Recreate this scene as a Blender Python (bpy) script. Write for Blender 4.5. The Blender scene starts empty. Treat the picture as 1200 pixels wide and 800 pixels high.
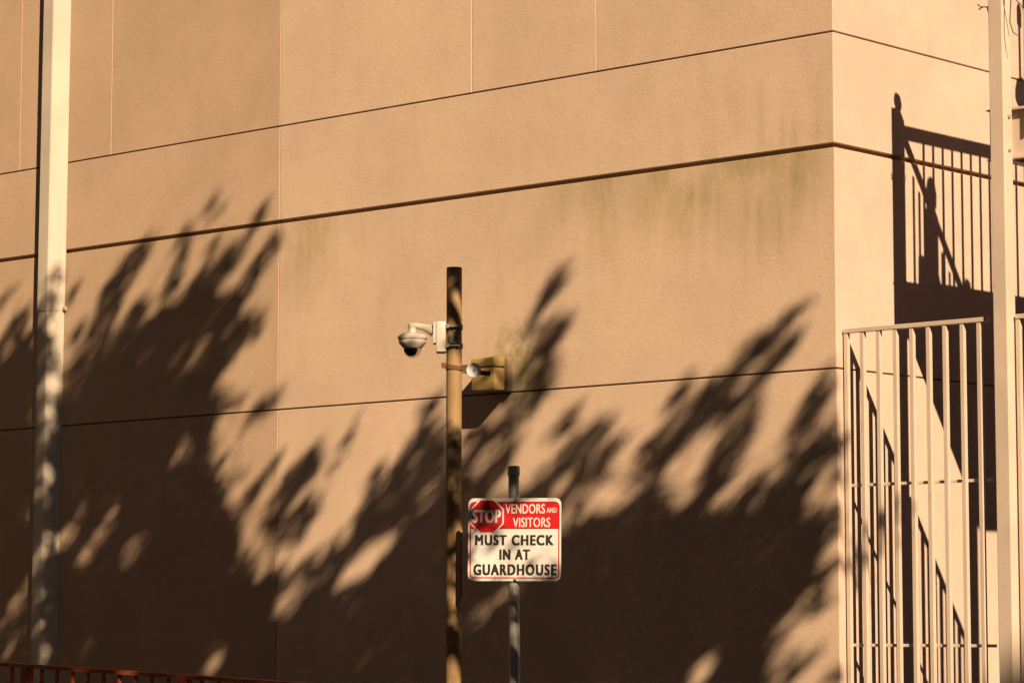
import bpy, bmesh, math, random
import numpy as np
from mathutils import Vector, Matrix

random.seed(7)
rng = np.random.default_rng(11)
scene = bpy.context.scene
COL = scene.collection

# ------------------------------------------------------------------ camera
RIGHT = Vector((0.74010, 0.67250, 0.0))          # level directions of the viewer
FWD = Vector((-0.67250, 0.74010, 0.0))
UP = Vector((0, 0, 1))
EYE = Vector((8.9274, -12.4257, 1.6))
PITCH = math.radians(5.728)
view = (FWD * math.cos(PITCH) + UP * math.sin(PITCH)).normalized()
cam_up = RIGHT.cross(view).normalized()
cd = bpy.data.cameras.new('camera')
cd.sensor_width = 36.0
cd.lens = 3322.7 / 1200 * 36.0
cd.clip_start = 0.1
cd.clip_end = 2000
cam = bpy.data.objects.new('camera', cd)
COL.objects.link(cam)
m = Matrix((RIGHT, cam_up, -view)).transposed().to_4x4()
m.translation = EYE
cam.matrix_world = m
scene.camera = cam

# ------------------------------------------------------------------ light
SUN = Vector((1.80, -1.0, 1.45)).normalized()     # towards the sun
elev = math.asin(SUN.z)
azim = math.atan2(SUN.x, SUN.y)                   # clockwise from +Y
world = bpy.data.worlds.new('World')
scene.world = world
world.use_nodes = True
wn = world.node_tree
wn.nodes.clear()
sky = wn.nodes.new('ShaderNodeTexSky')
sky.sky_type = 'NISHITA'
sky.sun_disc = False
sky.sun_elevation = elev
sky.sun_rotation = azim
sky.dust_density = 0.25
sky.air_density = 0.22
sky.ozone_density = 0.6
bg = wn.nodes.new('ShaderNodeBackground')
bg.inputs['Strength'].default_value = 0.05
out = wn.nodes.new('ShaderNodeOutputWorld')
wn.links.new(sky.outputs[0], bg.inputs['Color'])
wn.links.new(bg.outputs[0], out.inputs['Surface'])
sd = bpy.data.lights.new('sun', 'SUN')
sd.energy = 5.0
sd.angle = math.radians(0.40)
sd.color = (1.0, 0.885, 0.745)
so = bpy.data.objects.new('sun', sd)
COL.objects.link(so)
so.rotation_euler = SUN.to_track_quat('Z', 'Y').to_euler()
so.location = (20, -12, 16)

vs = scene.view_settings
vs.view_transform = 'Standard'
vs.look = 'None'
vs.gamma = 1.0
vs.exposure = 0.84
scene.cycles.max_bounces = 4
scene.cycles.diffuse_bounces = 2
scene.cycles.glossy_bounces = 2
vs.use_curve_mapping = False
try:
    vs.use_white_balance = True
    vs.white_balance_temperature = 8300
    vs.white_balance_tint = 10
except AttributeError:
    pass

# ------------------------------------------------------------------ helpers
def tag(o, label=None, cat=None, group=None, kind=None):
    if label: o['label'] = label
    if cat: o['category'] = cat
    if group: o['group'] = group
    if kind: o['kind'] = kind
    return o

def empty(name, loc=(0, 0, 0), rot=None):
    o = bpy.data.objects.new(name, None)
    o.empty_display_size = 0.1
    COL.objects.link(o)
    o.location = loc
    if rot is not None: o.rotation_euler = rot
    return o

def obj(name, data, mat=None, parent=None, smooth=False):
    """link a bmesh or a mesh as one object"""
    if isinstance(data, bmesh.types.BMesh):
        bmesh.ops.recalc_face_normals(data, faces=data.faces[:])
        me = bpy.data.meshes.new(name)
        data.to_mesh(me)
        data.free()
    else:
        me = data
    if mat is not None and not me.materials: me.materials.append(mat)
    if smooth:
        for p in me.polygons: p.use_smooth = True
        try: me.set_sharp_from_angle(angle=math.radians(35))
        except Exception: pass
    o = bpy.data.objects.new(name, me)
    COL.objects.link(o)
    if parent is not None: o.parent = parent
    return o

def bm_box(lo, hi, bev=0.0, bm=None, mat=None):
    bm = bm or bmesh.new()
    r = bmesh.ops.create_cube(bm, size=1.0)
    vs_ = r['verts']
    lo = Vector(lo); hi = Vector(hi)
    for v in vs_:
        v.co = Vector(((lo[i] + hi[i]) / 2 + v.co[i] * (hi[i] - lo[i])) for i in range(3))
        if mat is not None: v.co = mat @ v.co
    if bev > 0:
        es = list({e for v in vs_ for e in v.link_edges})
        bmesh.ops.bevel(bm, geom=es, offset=bev, segments=2, affect='EDGES', profile=0.5)
    return bm

def bm_tube(pts, rad, seg=16, bm=None, caps=True):
    """tube through points, rad a number or one per point"""
    bm = bm or bmesh.new()
    pts = [Vector(p) for p in pts]
    if not hasattr(rad, '__len__'): rad = [rad] * len(pts)
    rings = []
    prev = None
    for i, p in enumerate(pts):
        d = (pts[min(i + 1, len(pts) - 1)] - pts[max(i - 1, 0)]).normalized()
        if prev is None:
            a = d.orthogonal().normalized()
        else:
            a = (prev - d * prev.dot(d)).normalized()
        prev = a
        b = d.cross(a)
        rings.append([bm.verts.new(p + (a * math.cos(2 * math.pi * k / seg) + b * math.sin(2 * math.pi * k / seg)) * rad[i]) for k in range(seg)])
    for i in range(len(rings) - 1):
        for k in range(seg):
            bm.faces.new((rings[i][k], rings[i][(k + 1) % seg], rings[i + 1][(k + 1) % seg], rings[i + 1][k]))
    if caps:
        bm.faces.new(rings[0][::-1])
        bm.faces.new(rings[-1])
    return bm

def bm_lathe(profile, seg=40, bm=None, origin=(0, 0, 0), axis=None):
    """profile of (radius, height) turned about z (or axis matrix)"""
    bm = bm or bmesh.new()
    o = Vector(origin)
    rings = []
    for r, h in profile:
        ring = []
        for k in range(seg):
            a = 2 * math.pi * k / seg
            c = Vector((r * math.cos(a), r * math.sin(a), h))
            if axis is not None: c = axis @ c
            ring.append(bm.verts.new(o + c))
        rings.append(ring)
    for i in range(len(rings) - 1):
        for k in range(seg):
            bm.faces.new((rings[i][k], rings[i][(k + 1) % seg], rings[i + 1][(k + 1) % seg], rings[i + 1][k]))
    bm.faces.new(rings[0][::-1])
    bm.faces.new(rings[-1])
    return bm

def bm_prism(poly, z0, z1, bm=None, mat=None, bev=0):
    """polygon of (x, y) raised from z0 to z1"""
    bm = bm or bmesh.new()
    a = [bm.verts.new((x, y, z0)) for x, y in poly]
    b = [bm.verts.new((x, y, z1)) for x, y in poly]
    n = len(poly)
    fs = [bm.faces.new(a[::-1]), bm.faces.new(b)]
    for i in range(n): fs.append(bm.faces.new((a[i], a[(i + 1) % n], b[(i + 1) % n], b[i])))
    if mat is not None:
        for v in a + b: v.co = mat @ v.co
    return bm

# ------------------------------------------------------------------ materials
class NT:
    def __init__(self, name):
        self.m = bpy.data.materials.new(name)
        self.m.use_nodes = True
        self.t = self.m.node_tree
        self.b = self.t.nodes['Principled BSDF']
        self.co = self.t.nodes.new('ShaderNodeTexCoord').outputs['Object']
    def n(self, typ, **kw):
        nd = self.t.nodes.new(typ)
        for k, v in kw.items(): setattr(nd, k, v)
        return nd
    def link(self, a, b): self.t.links.new(a, b)
    def val(self, sock, v):
        if hasattr(v, 'is_linked') or hasattr(v, 'links'): self.link(v, sock)
        else: sock.default_value = v
    def noise(self, scale, detail=4, rough=0.55, vec=None, stretch=None):
        v = vec or self.co
        if stretch:
            mp = self.n('ShaderNodeMapping')
            mp.inputs['Scale'].default_value = stretch
            self.link(v, mp.inputs['Vector']); v = mp.outputs[0]
        nd = self.n('ShaderNodeTexNoise')
        nd.inputs['Scale'].default_value = scale
        nd.inputs['Detail'].default_value = detail
        nd.inputs['Roughness'].default_value = rough
        self.link(v, nd.inputs['Vector'])
        return nd.outputs['Fac']
    def ramp(self, src, lo, hi, a=0.0, b=1.0):
        nd = self.n('ShaderNodeMapRange')
        nd.interpolation_type = 'SMOOTHSTEP'
        for i, v in zip(range(1, 5), (lo, hi, a, b)): nd.inputs[i].default_value = v
        self.link(src, nd.inputs[0])
        return nd.outputs[0]
    def math(self, op, a, b=0.0):
        nd = self.n('ShaderNodeMath', operation=op)
        self.val(nd.inputs[0], a); self.val(nd.inputs[1], b)
        return nd.outputs[0]
    def mix(self, fac, a, b, mode='MIX'):
        nd = self.n('ShaderNodeMix', data_type='RGBA', blend_type=mode)
        self.val(nd.inputs[0], fac)
        for s, v in ((nd.inputs[6], a), (nd.inputs[7], b)):
            if isinstance(v, tuple): s.default_value = (*v, 1)
            else: self.link(v, s)
        return nd.outputs[2]
    def sep(self):
        nd = self.n('ShaderNodeSeparateXYZ'); self.link(self.co, nd.inputs[0])
        return nd.outputs
    def bump(self, h, strength, dist, normal=None):
        nd = self.n('ShaderNodeBump')
        nd.inputs['Strength'].default_value = strength
        nd.inputs['Distance'].default_value = dist
        self.link(h, nd.inputs['Height'])
        if normal is not None: self.link(normal, nd.inputs['Normal'])
        return nd.outputs[0]
    def done(self, color, rough=0.6, normal=None, metal=0.0, spec=0.4):
        if isinstance(color, tuple): self.b.inputs['Base Color'].default_value = (*color, 1)
        else: self.link(color, self.b.inputs['Base Color'])
        self.val(self.b.inputs['Roughness'], rough)
        self.b.inputs['Metallic'].default_value = metal
        self.b.inputs['Specular IOR Level'].default_value = spec
        if normal is not None: self.link(normal, self.b.inputs['Normal'])
        return self.m

def paint(name, col, rough=0.5, dirt=(0.3, 0.2, 0.1), amount=0.25, scale=9, stretch=(1, 1, 0.25), bump=0.15, metal=0.0, lo=0.5, hi=0.8, spec=0.4, chips=0.0):
    t = NT(name)
    d = t.ramp(t.noise(scale, 6, 0.65, stretch=stretch), lo, hi, 0, amount)
    fine = t.noise(140, 3)
    c = t.mix(d, col, dirt)
    if chips: c = t.mix(t.ramp(t.noise(48, 4, 0.7), 0.655, 0.70, 0, chips), c, (0.16, 0.07, 0.03))
    k = t.ramp(t.noise(2.3, 3), 0.3, 0.7, 0.92, 1.06)
    kk = t.n('ShaderNodeCombineColor')
    for i in range(3): t.link(k, kk.inputs[i])
    c = t.mix(1.0, c, kk.outputs[0], 'MULTIPLY')
    return t.done(c, rough, t.bump(fine, bump, 0.001), metal, spec)

def stucco(name, base, dirt_amt=1.0):
    t = NT(name)
    s = t.sep()
    X, Y, Z = s[0], s[1], s[2]
    # slow mottling of the colour coat
    c = t.mix(t.ramp(t.noise(1.1, 4, 0.6), 0.32, 0.7), tuple(x * 0.93 for x in base), tuple(x * 1.05 for x in base))
    c = t.mix(t.ramp(t.noise(7, 5, 0.65), 0.42, 0.75, 0, 0.35), c, tuple(x * q for x, q in zip(base, (0.86, 0.82, 0.74))))
    # faint rain streaks
    st = t.ramp(t.noise(5.0, 5, 0.6, stretch=(1.0, 1.0, 0.2)), 0.52, 0.85, 0, 0.28 * dirt_amt)
    c = t.mix(st, c, tuple(x * q for x, q in zip(base, (0.72, 0.68, 0.52))))
    # algae washed down below the wide reveal, strongest towards the corner and at the far bay
    run = t.math('MULTIPLY', t.math('SUBTRACT', t.noise(10, 4, 0.6, stretch=(1.4, 1.4, 0.07)), 0.5), 0.65)
    fall = t.ramp(t.math('ADD', Z, run), 3.50, 4.22, 0, 1)
    cut = t.ramp(Z, 4.185, 4.20, 1, 0)
    alongA = t.math('MULTIPLY', t.ramp(X, -2.8, -0.7, 0.05, 1.0), t.ramp(X, -0.35, 0.0, 1.0, 0.45))
    alongB = t.ramp(X, -4.40, -3.3, 0.8, 0.0)
    along = t.math('ADD', t.math('MAXIMUM', alongA, alongB), 0.12)
    n1 = t.ramp(t.noise(2.6, 6, 0.62, stretch=(1.0, 1.0, 0.45)), 0.36, 0.72)
    n2 = t.ramp(t.noise(8, 5, 0.65, stretch=(1.3, 1.3, 0.3)), 0.3, 0.75, 0.4, 1)
    n3 = t.ramp(t.noise(1.7, 4, 0.6), 0.3, 0.65)
    al = t.math('MULTIPLY', t.math('MULTIPLY', t.math('MULTIPLY', fall, cut), along), t.math('ADD', t.math('MULTIPLY', n1, n2), t.math('MULTIPLY', n3, 0.42)))
    onleft = t.math('LESS_THAN', Y, 0.012)
    al = t.math('MULTIPLY', t.math('MULTIPLY', al, onleft), 0.95 * dirt_amt)
    c = t.mix(al, c, (0.275, 0.203, 0.080))
    # grime above the reveal close to the corner
    up = t.math('MULTIPLY', t.ramp(Z, 4.22, 4.80, 1, 0.15), t.ramp(X, -1.9, -0.05, 0, 1))
    up = t.math('MULTIPLY', t.math('MULTIPLY', up, t.math('GREATER_THAN', Z, 4.2)), t.ramp(t.noise(6, 6, 0.65, stretch=(1.6, 1.6, 0.28)), 0.45, 0.7))
    up = t.math('MULTIPLY', t.math('MULTIPLY', up, onleft), 0.34 * dirt_amt)
    c = t.mix(up, c, (0.26, 0.19, 0.085))
    # moss tint round the damp spot at the wall box
    pt = t.n('ShaderNodeVectorMath', operation='DISTANCE')
    t.link(t.co, pt.inputs[0]); pt.inputs[1].default_value = (-2.33, 0, 3.15)
    ms = t.math('MULTIPLY', t.ramp(pt.outputs['Value'], 0.10, 0.34, 0.75, 0), t.ramp(t.noise(9, 5, 0.6), 0.3, 0.65))
    c = t.mix(ms, c, (0.20, 0.18, 0.055))
    oi = t.n('ShaderNodeObjectInfo')
    tone = t.ramp(oi.outputs['Random'], 0, 1, 0.955, 1.03)
    kk = t.n('ShaderNodeCombineColor')
    for i in range(3): t.link(tone, kk.inputs[i])
    c = t.mix(1.0, c, kk.outputs[0], 'MULTIPLY')
    # sparse pin holes and grit that keep dirt
    pits = t.ramp(t.noise(60, 2, 0.5), 0.70, 0.78, 0, 0.5)
    c = t.mix(pits, c, tuple(x * 0.55 for x in base))
    # sanded float finish
    g1 = t.noise(170, 2, 0.75)
    g2 = t.noise(34, 2, 0.6)
    nrm = t.bump(t.math('ADD', g1, t.math('MULTIPLY', g2, 0.5)), 0.75, 0.0036)
    return t.done(c, 0.92, nrm, 0, 0.15)

WALL = (0.60, 0.414, 0.297)
M = {
    'stucco': stucco('tan_stucco', WALL),
    'stucco_far': stucco('tan_stucco_far_bay', tuple(a * b for a, b in zip(WALL, (0.80, 0.77, 0.73))), 0.2),
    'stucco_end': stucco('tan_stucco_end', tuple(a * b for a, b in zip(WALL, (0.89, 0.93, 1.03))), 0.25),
    'sealant': paint('joint_sealant', (0.24, 0.15, 0.085), 0.8, amount=0.3),
    'cream': paint('cream_paint', (0.55, 0.415, 0.325), 0.45, (0.35, 0.22, 0.12), 0.30, 8, lo=0.52, hi=0.85, chips=0.7),
    'pipe': paint('ivory_pipe_paint', (0.48, 0.39, 0.31), 0.45, (0.45, 0.33, 0.2), 0.35, 5, (1, 1, 0.12), chips=0.35),
    'pole': paint('weathered_tan_pole', (0.29, 0.170, 0.076), 0.7, (0.12, 0.06, 0.025), 0.95, 7, (1.2, 1.2, 0.35), 0.4, lo=0.42, hi=0.72),
    'rust': paint('rusty_steel', (0.13, 0.055, 0.025), 0.85, (0.05, 0.02, 0.012), 0.7, 30, (1, 1, 1), 0.6),
    'galv': paint('galvanised_steel', (0.36, 0.33, 0.29), 0.45, (0.2, 0.16, 0.12), 0.5, 14, (1, 1, 0.4), 0.2, metal=0.4),
    'camera': paint('camera_beige_shell', (0.46, 0.395, 0.325), 0.42, (0.3, 0.22, 0.15), 0.3, 12),
    'clamp': paint('dirty_zinc_bracket', (0.24, 0.19, 0.14), 0.6, (0.06, 0.035, 0.02), 0.8, 35, (1, 1, 1), 0.5, metal=0.3),
    'box': paint('yellowed_plastic', (0.42, 0.272, 0.105), 0.5, (0.25, 0.15, 0.04), 0.55, 9, (1, 1, 0.6)),
    'boxback': paint('brown_back_plate', (0.22, 0.14, 0.085), 0.7, amount=0.4),
    'lens': None,
    'disc': paint('white_reflector', (0.72, 0.69, 0.63), 0.35, amount=0.15),
    'signwhite': paint('sign_white', (0.58, 0.53, 0.48), 0.4, (0.5, 0.4, 0.3), 0.2, 6),
    'signred': paint('sign_red', (0.46, 0.012, 0.016), 0.4, (0.35, 0.01, 0.01), 0.25, 6),
    'signblack': paint('sign_black', (0.022, 0.018, 0.016), 0.45, amount=0.0),
    'redrail': paint('rust_red_paint', (0.22, 0.036, 0.012), 0.5, (0.16, 0.03, 0.012), 0.6, 20, (1, 1, 0.5)),
    'bark': paint('bark', (0.13, 0.09, 0.06), 0.9, (0.05, 0.035, 0.025), 0.8, 14, (1, 1, 0.2), 0.8),
    'leaf': None,
    'deck': paint('concrete_deck', (0.35, 0.30, 0.24), 0.8, amount=0.3),
    'twig': paint('dry_twig', (0.10, 0.06, 0.035), 0.85, amount=0.2),
}
t = NT('smoked_bubble')
M['lens'] = t.done((0.62, 0.55, 0.47), 0.02, None, 0, 0.5)
t.b.inputs['Transmission Weight'].default_value = 1.0
t.b.inputs['IOR'].default_value = 1.06
t = NT('green_leaf')
M['leaf'] = t.done(t.mix(t.ramp(t.noise(3, 3), 0.3, 0.7), (0.045, 0.075, 0.022), (0.085, 0.12, 0.035)), 0.55)
t = NT('asphalt')
M['asphalt'] = t.done(t.mix(t.ramp(t.noise(90, 4), 0.35, 0.7), (0.032, 0.031, 0.030), (0.058, 0.054, 0.05)), 0.9, t.bump(t.noise(220, 3), 0.5, 0.004))
t = NT('pavement_concrete')
M['pavement'] = t.done(t.mix(t.ramp(t.noise(4, 6), 0.3, 0.7), (0.20, 0.18, 0.15), (0.29, 0.26, 0.215)), 0.9, t.bump(t.noise(120, 3), 0.3, 0.003))

# ------------------------------------------------------------------ ground
def sheet(name, x0, y0, x1, y1, z, mat):
    bm = bmesh.new()
    bm.faces.new([bm.verts.new(p) for p in ((x0, y0, z), (x1, y0, z), (x1, y1, z), (x0, y1, z))])
    return tag(obj(name, bm, mat), kind='structure')
sheet('ground', -600, -600, 600, 600, 0.0, M['asphalt'])
t = NT('damper_mulch')
M['damper'] = t.done(t.mix(t.ramp(t.noise(45, 5), 0.35, 0.7), (0.016, 0.011, 0.008), (0.045, 0.03, 0.02)), 0.95, t.bump(t.noise(60, 4), 0.9, 0.02))
tag(obj('bounce_damper', bm_box((-18, -5.5, -0.1), (6.5, 12, 0.12), 0.02), M['damper']), kind='structure')  # unseen dark ground cover, added to weaken sunlit bounce onto the walls

# ------------------------------------------------------------------ building
Z1, Z2, Z3 = 4.822, 4.197, 2.981        # heights of the three horizontal joints
XJ = -4.394                             # the full-height vertical joint
TOP, DEP, CH = 7.6, 0.034, 0.0024
bld = tag(empty('stucco_building'), 'tan stucco building corner with scored wall panels and dark horizontal joints', 'building')
core = bm_prism([(-14, 0.026), (-0.026, 0.026), (-0.026, 9), (-14, 9)], 0.0, TOP - 0.02)
obj('joint_backing', core, M['sealant'], bld)
cap = bm_prism([(-14.05, -0.05), (0.05, -0.05), (0.05, 9.05), (-14.05, 9.05)], TOP, TOP + 0.12)
obj('roof_coping', cap, M['stucco'], bld)

def panel(x0, x1, z0, z1, mat, corner=False, g=0.0026, gt=0.0045, gb=0.0045, yend=8.9):
    """one stucco field: a slab with eased edges; the corner one wraps round"""
    a, b = x0 + g, x1 - g
    z0 += gb; z1 -= gt
    c = CH
    if corner:
        r = 0.006
        prof = [(a, DEP), (a, c), (a + c, 0), (-r, 0), (-r * 0.3, r * 0.3), (0, r), (0, yend), (-DEP, yend)]
        ins = [(a + c, DEP), (a + c, c * 2), (a + 2 * c, c), (-r - c, c), (-r * 0.3 - c, r * 0.3 + c), (-c, r + c), (-c, yend), (-DEP, yend)]
    else:
        prof = [(a, DEP), (a, c), (a + c, 0), (b - c, 0), (b, c), (b, DEP)]
        ins = [(a + c, DEP), (a + c, c * 2), (a + 2 * c, c), (b - 2 * c, c), (b - c, c * 2), (b - c, DEP)]
    bm = bmesh.new()
    rows = [[bm.verts.new((x, y, z)) for x, y in p] for p, z in ((ins, z0), (prof, z0 + c), (prof, z1 - c), (ins, z1))]
    n = len(prof)
    for k in range(3):
        for i in range(n - 1): bm.faces.new((rows[k][i], rows[k][i + 1], rows[k + 1][i + 1], rows[k + 1][i]))
    if corner:
        for r_ in (rows[0], rows[3]):
            inner = bm.verts.new((-DEP, DEP, r_[0].co.z))
            bm.faces.new((r_[0], r_[1], r_[2], r_[3], inner))
            bm.faces.new((inner, r_[3], r_[4], r_[5]))
            bm.faces.new((inner, r_[5], r_[6], r_[7]))
    else:
        for r_ in (rows[0], rows[3]): bm.faces.new(r_)
    me_o = obj('wall_panel', bm, None, bld)
    me_o.data.materials.append(mat)
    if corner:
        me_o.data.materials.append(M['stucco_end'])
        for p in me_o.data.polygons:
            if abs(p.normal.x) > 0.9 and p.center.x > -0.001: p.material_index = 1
    return me_o

RW = 0.0135                              # half height of the wide reveal
rows_z = [(0.12, Z3, 0.0045, 0.0), (Z3, Z2, RW, 0.0045), (Z2, Z1, 0.0045, RW)]
for z0, z1, gt, gb in rows_z:
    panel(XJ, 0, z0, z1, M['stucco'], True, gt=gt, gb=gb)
    panel(-10.2, XJ, z0, z1, M['stucco_far'], gt=gt, gb=gb)
    panel(-14, -10.2, z0, z1, M['stucco_far'], gt=gt, gb=gb)
tops = [(-14, -10.2), (-10.2, -7.100), (-7.100, -6.092), (-6.092, XJ), (XJ, -2.694), (-2.694, -1.696)]
for x0, x1 in tops: panel(x0, x1, Z1, TOP, M['stucco'] if x0 >= XJ else M['stucco_far'], g=0.0022)
panel(-1.696, 0, Z1, TOP, M['stucco'], True, g=0.0022)

# ------------------------------------------------------------------ downpipe
dp = tag(empty('downpipe', (-6.765, 0, 0.12)), 'ivory square downpipe strapped to the tan wall at the far left', 'downpipe')
def pipe_prof(s=0.0):
    return [(0 + s, 0.002), (0 + s, -0.086 + s), (0.005 + s, -0.090 + s), (0.106, -0.090 + s), (0.114 - s * 0.4, -0.086 + s), (0.197 - s, 0.002)]
LEAN = 0.0085
def lean(bm, z):
    for v in bm.verts: v.co.x += (v.co.z - 3.9) * LEAN
    return bm
zu = 3.665
up_ = lean(bm_prism(pipe_prof(0), zu, 7.5), 0)
lo_ = lean(bm_prism(pipe_prof(0.004), 0.0, zu + 0.05), 0)
obj('upper_pipe', up_, M['pipe'], dp)
obj('lower_pipe', lo_, M['pipe'], dp)
for zz in (zu + 0.008, 1.72):
    st = bmesh.new()
    bm_box((0.185, -0.012, zz - 0.012), (0.222, 0.0, zz + 0.018), 0.002, st)
    bm_lathe([(0.007, 0), (0.007, 0.004), (0.004, 0.007)], 10, st, (0.211, -0.012, zz + 0.004), Matrix.Rotation(math.radians(90), 4, 'X'))
    obj('wall_strap', lean(st, 0), M['pipe'], dp)

# ------------------------------------------------------------------ yellow wall box
wb = tag(empty('wall_box', (-2.46, 0, 3.08)), 'small yellowed plastic box on brown back plate fixed to the tan wall', 'wall box')
bpl = bm_box((-0.085, -0.046, -0.098), (0.108, 0.001, 0.108), 0.012)
obj('back_plate', bpl, M['boxback'], wb)
bb = bm_box((-0.100, -0.150, -0.092), (0.088, -0.047, 0.044), 0.014)
obj('housing', bb, M['box'], wb, True)
bl = bm_box((-0.103, -0.152, 0.048), (0.090, -0.047, 0.106), 0.016)
obj('lid', bl, M['box'], wb, True)

# ------------------------------------------------------------------ camera pole
PB = Vector((-1.2504, -1.6762, 0.0))      # foot of the pole
def frame_at(p): # local x = viewer's right, y = away, z = up
    mm = Matrix((RIGHT, FWD, UP)).transposed().to_4x4(); mm.translation = p; return mm
PM = frame_at(PB)
S = 1 / 224.0
pole = tag(empty('camera_pole'), 'tall weathered tan steel pole carrying the dome camera', 'pole')
pole.matrix_world = PM
PZ = 3.475
pts = [(0, 0, 0.12), (0, 0, 1.5), (0, 0, 3.0), (0, 0, PZ - 0.004), (0, 0, PZ)]
obj('shaft', bm_tube(pts, [0.041, 0.041, 0.0405, 0.0405, 0.038], 32), M['pole'], pole, True)
obj('base_plate', bm_box((-0.12, -0.12, 0.12), (0.12, 0.12, 0.14), 0.004), M['rust'], pole)
zs = 1.600 + (720.2 - 430) * S + 0.050
strap = bm_lathe([(0.042, -0.011), (0.0455, -0.011), (0.0455, 0.011), (0.042, 0.011)], 32)
for v in strap.verts: v.co.z += zs - v.co.x * 0.12
bm_box((-0.066, -0.022, zs + 0.000), (-0.040, 0.006, zs + 0.026), 0.003, strap)
bm_box((0.040, -0.025, zs - 0.014), (0.075, 0.004, zs + 0.014), 0.003, strap)
obj('strap', strap, M['rust'], pole)
rod = bm_box((0.045, -0.030, zs - 0.030), (0.190, -0.022, zs - 0.006), 0.001)
for v in rod.verts: v.co.z -= (v.co.x - 0.045) * 0.10
obj('strap_tail', rod, M['rust'], pole)
rotX = Matrix.Rotation(math.radians(90), 4, 'X')
disc = bm_lathe([(0.036, 0.0), (0.0385, 0.002), (0.0385, 0.007), (0.036, 0.009)], 32, None, (0.103, -0.030, zs - 0.016), rotX)
rf = obj('reflector', disc, M['disc'], pole)
obj('reflector_bolt', bm_lathe([(0.005, 0), (0.005, 0.004), (0.003, 0.006)], 12, None, (0.103, -0.0385, zs - 0.016), rotX), M['rust'], rf)
# narrow channel strip on the right of the pole, half way down
z0, z1 = 1.6 + (722 - 692) * S, 1.6 + (722 - 606) * S
obj('cable_cover', bm_prism([(0.030, z0 + 0.0), (0.044, z0 + 0.015), (0.0455, z1 - 0.02), (0.042, z1), (0.030, z1)], -0.02, 0.02, mat=Matrix(((1, 0, 0, 0), (0, 0, 1, 0), (0, 1, 0, 0), (0, 0, 0, 1)))), M['pole'], pole)

# ------------------------------------------------------------------ dome camera
dc = tag(empty('security_camera'), 'beige dome security camera on a bent arm at the pole', 'security camera')
dc.matrix_world = PM
def zc(y): return 1.6 + (721.2 - y) * S + 0.046
def xc(x): return (x - 533.0) * S
obj('mounting_box', bm_box((xc(512), -0.055, zc(412.3)), (xc(523.5), 0.055, zc(376.2)), 0.006), M['camera'], dc, True)
obj('wall_flange', bm_box((xc(508.2), -0.045, zc(402)), (xc(511.8), 0.045, zc(376.8)), 0.004), M['camera'], dc, True)
xb = xc(484)
arm = bm_tube([(xc(509), 0, zc(386.5)), (xc(503), 0, zc(384.3)), (xc(497), 0, zc(382.2)), (xc(490), 0, zc(380.8)), (xc(486), 0, zc(380.4)), (xb - 0.004, 0, zc(380.4))],
              [0.031, 0.024, 0.0185, 0.0155, 0.0155, 0.0145], 20)
am = obj('arm', arm, M['camera'], dc, True)
obj('arm_collar', bm_lathe([(0.019, zc(384)), (0.021, zc(383)), (0.021, zc(378.6)), (0.017, zc(377.4)), (0.008, zc(377.0))], 28, None, (xb - 0.003, 0, 0)), M['camera'], am, True)
obj('neck', bm_lathe([(0.026, zc(389.5)), (0.025, zc(388)), (0.021, zc(385.5)), (0.020, zc(383))], 28, None, (xb - 0.001, 0, 0)), M['camera'], dc, True)
hs = obj('housing', bm_lathe([(0.047, zc(407.2)), (0.050, zc(406.6)), (0.0705, zc(401.2)), (0.072, zc(400.2)), (0.0725, zc(394.4)), (0.0745, zc(394.0)), (0.0755, zc(393.2)), (0.0735, zc(392.4)), (0.062, zc(390.4)), (0.045, zc(389.2)), (0.024, zc(388.6))], 48, None, (xb, 0, 0)), M['camera'], dc, True)
obj('rain_lip', bm_lathe([(0.0715, zc(396.6)), (0.0765, zc(396.2)), (0.0775, zc(393.6)), (0.074, zc(392.8))], 48, None, (xb, 0, 0)), M['camera'], hs, True)
prof = [(0.0465 * math.cos(a), zc(407.4) - 0.049 * math.sin(a)) for a in [i * math.pi / 2 / 9 for i in range(9, -1, -1)]]
prof[0] = (0.002, prof[0][1])
dm = obj('dome', bm_lathe(prof, 40, None, (xb, 0, 0)), M['lens'], dc, True)
shade = bm_lathe([(0.006, zc(416.0)), (0.020, zc(415.0)), (0.033, zc(411.5)), (0.036, zc(407.9))], 24, None, (xb - 0.008, -0.004, 0))
obj('lens_barrel', shade, M['signblack'], dm, True)
for i, yy in enumerate((382.0, 404.5)):
    cb = bm_lathe([(0.0415, -0.013), (0.046, -0.013), (0.046, 0.013), (0.0415, 0.013)], 32)
    for v in cb.verts: v.co.z += zc(yy)
    bm_box((-0.044, -0.056, zc(yy) - 0.011), (-0.026, -0.030, zc(yy) + 0.011), 0.002, cb)
    bm_tube([(-0.052, -0.048, zc(yy)), (0.030, -0.052, zc(yy) - 0.002)], 0.006, 8, cb)
    obj('clamp_band', cb, M['clamp'], dc)
gl = bm_box((-0.022, -0.060, zc(403)), (0.016, -0.036, zc(390)), 0.005)
bm_box((0.002, -0.064, zc(401)), (0.026, -0.040, zc(393)), 0.004, gl)
bm_tube([(0.020, -0.052, zc(395)), (0.036, -0.040, zc(386)), (0.030, -0.044, zc(381)), (-0.01, -0.058, zc(383))], 0.005, 8, gl)
obj('cable_gland', gl, M['clamp'], dc)

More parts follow.
